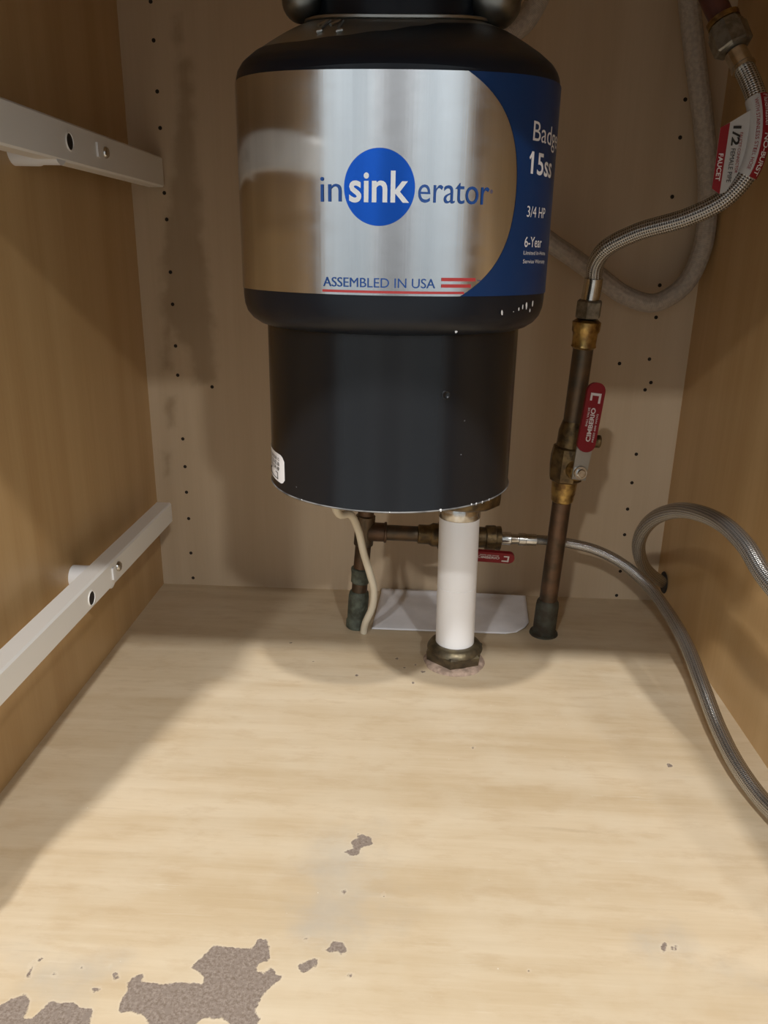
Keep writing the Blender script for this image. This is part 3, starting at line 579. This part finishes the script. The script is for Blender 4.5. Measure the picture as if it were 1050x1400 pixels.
def grip_marks(gt,hx,hy,nrm,par,k=1.0):
    gtext('PRESS 600 WOG',gt,hx,hy,nrm,par,0.010*k,-0.0056,0.026*k,0.0016)
    gtext('CIMBERIO',gt,hx,hy,nrm,par,0.010*k,-0.0022,0.031*k,0.0040,0.03)
    gtext('BALL VALVE',gt,hx,hy,nrm,par,0.024*k,0.0030,0.017*k,0.0018)
    o=[(0.0455*k,-0.005),(0.0545*k,-0.005),(0.0545*k,0.0048),(0.0475*k,0.0048),(0.0475*k,0.0030),(0.0522*k,0.0030),(0.0522*k,-0.0030),(0.0455*k,-0.0030)]
    v,f=plate(o,gt,hx,hy,0.0002); obj('bracket_mark',v,f,M['grip_print'],par,smooth=False)
grip_marks(gt,hx,hy,nrm,g)
v,f,u=lathe(A+rd_*0.214+Vector((0.009,-0.004,0)),(1,-0.1,-0.03),[(0,0.0045),(0.010,0.0045),(0.0115,0.0062),(0.0175,0.0062),(0.0185,0.005)],16); obj('stop_pin',v,f,M['old_brass'],vb)

# ------------------------------------------------------------ left supply pipe with tee and side valve
A2=Vector((-0.0516,-0.094,0)); B2=Vector((-0.0425,-0.094,0.125)); d2=(B2-A2).normalized()
lp=thing('supply_pipe',tuple(A2),'brown copper pipe with green corroded fittings and red side valve behind the disposer','water pipe')
def seg2(nm,prof,mat,n=28,phase=0,**k):
    v,f,u=lathe(A2,d2,prof,n,phase=phase); return obj(nm,v,f,mat,lp,**k)
seg2('pipe',[(0.035,0.0082),(0.300,0.0082)],M['copper'])
seg2('floor_coupling',[(0,0.0100),(0.0015,0.0112),(0.008,0.0112),(0.010,0.0102),(0.022,0.0106),(0.036,0.0108),(0.041,0.0100),(0.0425,0.0085)],M['patina'],label='green corroded coupling at the floor')
seg2('sleeve',[(0.052,0.0086),(0.053,0.0096),(0.063,0.0098),(0.066,0.0106),(0.068,0.0104),(0.069,0.0086)],M['patina'],label='green tarnished sleeve')
seg2('tee',[(0.094,0.0086),(0.095,0.0100),(0.126,0.0100),(0.127,0.0086)],M['copper_dark'])
T=A2+d2*0.1095+Vector((0,-0.001,0)); bd=Vector((0.1632,0.0085,-0.0066)).normalized()
def seg3(nm,prof,mat,n=28,phase=0,**k):
    v,f,u=lathe(T,bd,prof,n,phase=phase); return obj(nm,v,f,mat,lp,**k)
seg3('tee_outlet',[(0.004,0.0098),(0.020,0.0098),(0.0205,0.0108),(0.0225,0.0108),(0.023,0.0082)],M['copper'])
seg3('branch_pipe',[(0.022,0.0080),(0.058,0.0080)],M['copper_dark'])
seg3('branch_adapter',[(0.0545,0.0084),(0.0555,0.0100),(0.066,0.0100),(0.068,0.0112),(0.070,0.0122),(0.076,0.0122),(0.077,0.0095)],M['old_brass'])
vb2=seg3('side_valve',[(0.0755,0.0135),(0.077,0.0160),(0.083,0.0162),(0.085,0.0140),(0.098,0.0145),(0.104,0.0135),(0.108,0.0110),(0.124,0.0108),(0.1245,0.0128),(0.134,0.0132),(0.1345,0.0120),(0.1385,0.0128),(0.1395,0.0128),(0.140,0.006)],M['old_brass'],n=12)
seg3('ferrule',[(0.139,0.0062),(0.140,0.0068),(0.150,0.0068),(0.1505,0.0056)],M['chrome'],n=24,label='bright nickel ferrule')
n2=Vector((0,-0.96,-0.28)).normalized(); h2x=Vector((0.998,0,-0.055)).normalized(); h2y=n2.cross(h2x).normalized(); h2x=h2y.cross(n2).normalized()
S2=T+bd*0.093
v,f,u=lathe(S2,n2,[(0.010,0.0062),(0.021,0.0060),(0.022,0.0050),(0.026,0.0050)],18); obj('stem_collar',v,f,M['brass'],vb2)
S3=S2+n2*0.0215+Vector((0,0,-0.0035))
v,f=plate([(-0.006,-0.0055),(0.022,-0.0055),(0.022,0.0055),(-0.006,0.0055)],S3,h2x,h2y,0.002); obj('lever',v,f,M['steel'],lp,smooth=False,label='bare steel lever')
gp2=S3+h2x*0.008+n2*0.0006
v,f=plate(round_rect(0,-0.0062,0.0510,0.0062,0.0058,6),gp2,h2x,h2y,0.0042); g2=obj('red_grip',v,f,M['red'],lp,label='red vinyl lever grip lying sideways')
gt2=gp2+n2*0.0044
for t,a0,b0,w_,h_ in (('PRESS 600 WOG',0.016,0.0022,0.019,0.0012),('CIMBERIO',0.014,-0.0014,0.022,0.0028)): lettering(t,lambda a,b,a0=a0,b0=b0: gt2+h2x*(a0+a)+h2y*(b0+b),M['grip_print'],g2,w_,h_,0.02)
o=[(0.0385,-0.0040),(0.0455,-0.0040),(0.0455,0.0032),(0.0400,0.0032),(0.0400,0.0018),(0.0440,0.0018),(0.0440,-0.0024),(0.0385,-0.0024)]
v,f=plate(o,gt2,h2x,h2y,0.0002); obj('bracket_mark',v,f,M['grip_print'],g2,smooth=False)

# ------------------------------------------------------------ hoses
h=thing('faucet_supply_hose',(0.1574,-0.112,0.326),'braided steel faucet hose curving up from the riser with a red and white tag','hose')
v,f,u=tube(UP,0.0073,20,0.003); obj('braided_sleeve',v,f,M['braid'],h,uv=u)
ud=(Vector(UP[1])-Vector(UP[0])).normalized()
v,f,u=lathe(B+rd_*0.000,rd_,[(0,0.0085),(0.001,0.0112),(0.002,0.0118),(0.015,0.0118),(0.0165,0.0108),(0.0168,0.006)],6,phase=.2); obj('hose_nut',v,f,M['dull_nut'],h,smooth=False,label='dull grey hexagonal nut')
v,f,u=tube([B+rd_*0.016,Vector(UP[0])+Vector((-.0005,0,0)),Vector(UP[1])],0.0082,24,0.003,rf=lambda L:0.0078 if L<0.004 else (0.0086 if L>0.020 else 0.0082)); obj('ferrule',v,f,M['chrome'],h,label='shiny nickel ferrule')
F0,F1=Vector(FERR2[0]),Vector(FERR2[1]); fd=(F1-F0).normalized()
v,f,u=lathe(F0-fd*0.002,fd,[(0,0.0074),(0.0005,0.0088),(0.003,0.0088),(0.004,0.0080),(0.0155,0.0080),(0.0165,0.0070)],24); obj('ferrule',v,f,M['chrome'],h,label='shiny nickel ferrule')
N0,N1=Vector(NUT2[0]),Vector(NUT2[1]); nd=(N1-N0).normalized(); NL=(N1-N0).length
v,f,u=lathe(N0,nd,[(-0.0005,0.008),(0.0008,0.0130),(0.002,0.0142),(NL*0.72,0.0142),(NL*0.74,0.0128),(NL*0.86,0.0128),(NL*0.88,0.0118),(NL*0.97,0.0118),(NL,0.008)],8,phase=.3); obj('coupling_nut',v,f,M['dull_nut'],h,smooth=False,label='large dull coupling nut')
# paper tag folded round the hose
def wrapline(i0,i1,n=24):
    Q=spline(UP,0.003); a=min(range(len(Q)),key=lambda i:(Q[i]-Vector(UP[i0])).length); b=min(range(len(Q)),key=lambda i:(Q[i]-Vector(UP[i1])).length)
    return Q[a:b+1]
W=wrapline(7,10)
v,f,u=tube([tuple(p) for p in W],0.0079,24,0.003); tg=obj('tag_wrap',v,f,M['tag_paper'],h,label='white tag paper wrapped round the hose')
TA=Vector((0.2287,-0.1855,0.4505)); tx=Vector((0.97,0.0,0.08)).normalized()
def tagpt(px_,z_,off=0.0): return Vector((px_,-0.1865-off,z_))
def tagplate(nm,pts,m,off,par,th=0.0004):
    n=len(pts); vv=[tagpt(x,z,off) for x,z in pts]+[tagpt(x,z,off-th) for x,z in pts]
    ff=[tuple(range(n)),tuple(range(2*n-1,n-1,-1))]+[(i,n+i,n+(i+1)%n,(i+1)%n) for i in range(n)]
    return obj(nm,vv,ff,m,par,smooth=False)
flag=tagplate('tag_flag',[(0.2325,0.4262),(0.2262,0.4300),(0.2262,0.4722),(0.2331,0.4760),(0.2466,0.4842),(0.2546,0.4842),(0.2560,0.4369),(0.2429,0.4300)],M['tag_paper'],0.0,h); flag['label']='red and white paper tag'
tagplate('red_band',[(0.2325,0.4262),(0.2262,0.4300),(0.2262,0.4722),(0.2328,0.4757)],M['red_tag'],0.0003,flag,0.0002)
def tagtext(t,x0,ztop,w,h_,m,bold=0.01,off=0.0005): lettering(t,lambda a,b: tagpt(x0+b,ztop-a,off),m,flag,w,h_,bold)
tagtext('FAUCET',0.2278,0.4545,0.019,0.0033,M['white_print'],0.02)
tagtext('1/2',0.2358,0.4735,0.0135,0.0056,M['black_print'],0.03)
tagtext('FEMALE PIPE',0.2362,0.4580,0.0235,0.0034,M['black_print'],0.0)
tagtext('FAUCET CONNECTOR',0.2412,0.4690,0.028,0.0022,M['red_tag'],0.0)
# red strip lies on the wrapped part, facing the viewer's right
vv=[];ff=[];n=len(W); TP=[]
for i,p in enumerate(W):
    t=(W[min(i+1,n-1)]-W[max(i-1,0)]).normalized(); x=Vector((1,0,0)); x=(x-t*x.dot(t)).normalized(); y=Vector((0,-1,0)); y=(y-t*y.dot(t)-x*y.dot(x)).normalized(); TP.append((p,x,y))
    for a in (-0.1,0.2,0.5,0.8,1.1,1.4,1.7): vv.append(p+(x*math.sin(a)+y*math.cos(a))*0.0082)
for i in range(n-1):
    for j in range(6): ff.append((i*7+j,i*7+j+1,i*7+j+8,i*7+j+7))
rs=obj('red_strip',vv,ff,M['red_tag'],tg)
def on_wrap(s,b):      # s from the top down, b across from the strip's right edge
    k=max(0.0,min(n-1.001,(1-s)*(n-1))); i=int(k); q=k-i; p=TP[i][0].lerp(TP[i+1][0],q); x=TP[i][1]; y=TP[i][2]; a=b
    return p+(x*math.sin(a)+y*math.cos(a))*0.0084
def wrap_text(t,s0,s1,a0,hgt,m,bold=0.0):
    L=s1-s0; lettering(t,lambda a,b: on_wrap(s0+a*L/0.01,a0+b/0.0084),m,tg,0.01,hgt,bold)
wrap_text('Fluidmaster',0.02,0.42,0.15,0.0042,M['white_print'],0.0)
wrap_text('NO-BURST',0.48,0.96,0.15,0.0042,M['white_print'],0.02)
wrap_text('WITH STAINLESS STEEL HOSE',0.05,0.92,-0.62,0.0026,M['red_tag'],0.0)
# faucet tail the hose is screwed to
ft=thing('faucet_shank',tuple(Vector(TAIL[0])),'dark red faucet tube entering the coupling nut at upper right','faucet tube')
v,f,u=tube([Vector(TAIL[0])-nd*0.002]+TAIL[1:]+[(0.19,-0.13,0.65)],0.0088,20); obj('tube',v,f,M['red_tube'],ft)
v,f,u=lathe(Vector(TAIL[0])-nd*0.0002,nd,[(0,0.0090),(0.0002,0.0118),(0.004,0.0122),(0.0055,0.0092)],20); obj('brass_ring',v,f,M['brass'],ft,label='brass ring above the nut')

sp=thing('spray_hose',(0.2296,-0.045,0.62),'thick grey ribbed hose hanging in a loop against the back panel','hose')
v,f,u=tube(SPRAY,0.0092,20,0.004); obj('hose',v,f,M['spray'],sp,uv=u)

dh=thing('dishwasher_hose',tuple(T+bd*0.150),'long thin braided steel hose looping along the right side panel','hose')
v,f,u=tube([tuple(T+bd*0.160)]+DISH[1:],0.0059,18,0.003,rf=lambda L:0.0048+0.0016*min(1.0,L/0.26)); obj('braided_sleeve',v,f,M['braid_fine'],dh,uv=u)
v,f,u=lathe(T+bd*0.1503,bd,[(0,0.0050),(0.0005,0.0056),(0.006,0.0050),(0.008,0.0050),(0.0085,0.0066),(0.015,0.0066),(0.0155,0.0060),(0.026,0.0062)],12); obj('end_fitting',v,f,M['chrome'],dh,label='nickel end fitting')
v,f,u=lathe((HW-0.0006,-0.026,0.034),(-1,0,0),[(0,0.0125),(0.0008,0.012)],24); obj('pipe_hole',v,f,M['hole'],bpy.data.objects['wall_right'],label='dark drilled hole for the hose')

cd=thing('power_cord',(-0.0425,-0.1085,0.0),'cream power cord hanging from the disposer down to the cabinet floor','power cord')
v,f,u=tube([(-0.066,-0.232,0.216),(-0.0655,-0.200,0.182),(-0.0635,-0.172,0.1555)]+CORD[1:]+[(-0.0425,-0.1085,0.001)],0.0037,14,0.003); obj('cord',v,f,M['cord'],cd)

# ------------------------------------------------------------ paper sheet on the floor
outl=[(-0.0288,-0.0035),(-0.0346,-0.1032),(0.0450,-0.1058),(0.1000,-0.1040),(0.1180,-0.0985),(0.1290,-0.0860),(0.1345,-0.0735),(0.1380,-0.030),(0.1400,-0.0040)]
bm=bmesh.new(); nu,nv=40,24
def edge_x(y,side):
    xs=[]
    P=outl
    for i in range(len(P)):
        (ax,ay),(bx,by)=P[i],P[(i+1)%len(P)]
        if (ay-y)*(by-y)<=0 and ay!=by: xs.append(ax+(bx-ax)*(y-ay)/(by-ay))
    return (min(xs) if side<0 else max(xs))
vv=[];ff=[]
for j in range(nv+1):
    y=-0.0036+(-0.1020+0.0036)*j/nv; a,b=edge_x(y,-1),edge_x(y,1)
    for i in range(nu+1):
        x=a+(b-a)*i/nu; z=0.0012+0.0012*(noise.noise(Vector((x*22,y*30,3)))+0.6)
        if y>-0.012: z+=(y+0.012)*0.35
        vv.append((x,y,max(z,0.0006)))
for j in range(nv):
    for i in range(nu): a=j*(nu+1)+i; ff.append((a,a+nu+1,a+nu+2,a+1))
pp=obj('paper_sheet',vv,ff,M['paper']); pp['label']='white sheet of paper lying flat on the floor against the back panel'; pp['category']='paper'
sm=pp.modifiers.new('thickness','SOLIDIFY'); sm.thickness=0.0004; sm.offset=1

# ------------------------------------------------------------ white slide rails on the left side panel
def rail(yend, z0, z1, label, lower):
    t=thing('slide_rail',(-0.255,yend,z0),label,'slide rail','white slide rails on the left panel')
    xf=-0.255; xb=-0.2705; th=0.0016; y0=-0.55
    prof=[(xb,z0),(xf-0.0015,z0),(xf,z0+0.0015),(xf,z1-0.0015),(xf-0.0015,z1),(xb,z1),(xb,z1-th),(xf-th-0.001,z1-th),(xf-th,z1-th-0.001),(xf-th,z0+th+0.001),(xf-th-0.001,z0+th),(xb,z0+th)]
    n=len(prof); vv=[(x,y0,z) for x,z in prof]+[(x,yend,z) for x,z in prof]
    ff=[(i,i+n,(i+1)%n+n,(i+1)%n) for i in range(n)]+[tuple(range(n)),tuple(range(2*n-1,n-1,-1))]
    obj('channel',vv,ff,M['rail'],t)
    zc=(z0+z1)/2
    return t,xf,zc
t,xf,zc=rail(-0.0045,0.4385,0.4665,'upper white metal slide rail, running level on the left panel',False)
def rail_bits(t,xf,yh,zh,yc,zc_,ys,zs,ysp,zsp,rsp):
    v,f,u=lathe((xf-0.0004,yh,zh),(1,0,0),[(0,0.0056),(0.0006,0.0056)],28); 
    obj('slot_hole',v,f,M['hole'],t,label='dark round hole')
    v,f,u=lathe((xf,yh,zh),(1,0,0),[(0,0.0056),(0.0003,0.0056),(0.0008,0.0059),(0.0008,0.0064),(0,0.0067)],28,caps=False); obj('hole_rim',v,f,M['rail'],t)
    v,f=plate(round_rect(-0.0026,-0.0055,0.0026,0.0055,0.0008,3),(xf,yc,zc_),(0,1,0),(0,0,1),0.0016); obj('clip_tab',v,f,M['white_plastic'],t,label='white plastic clip tab')
    v,f,u=lathe((xf,ys,zs),(1,0,0),[(0,0.0046),(0.0012,0.0044),(0.0024,0.0032),(0.0028,0.0015)],20); obj('screw',v,f,M['chrome'],t,label='small chrome screw')
    v,f,u=lathe((-HW+0.0002,ysp,zsp),(1,0,0),[(0,rsp),(0.018,rsp),(0.020,rsp*0.92),(0.0340,rsp*0.92)],32); obj('spacer',v,f,M['white_plastic'],t,label='white plastic spacer against the panel')
rail_bits(t,xf,-0.222,0.4530,-0.1700,0.4537,-0.1535,0.4535,-0.238,0.4455,0.0110)
t,xf,zc=rail(-0.0560,0.0985,0.1210,'lower white metal slide rail, running just above the floor on the left panel',True)
rail_bits(t,xf,-0.271,0.1080,-0.2240,0.1098,-0.2115,0.1115,-0.226,0.1065,0.0102)
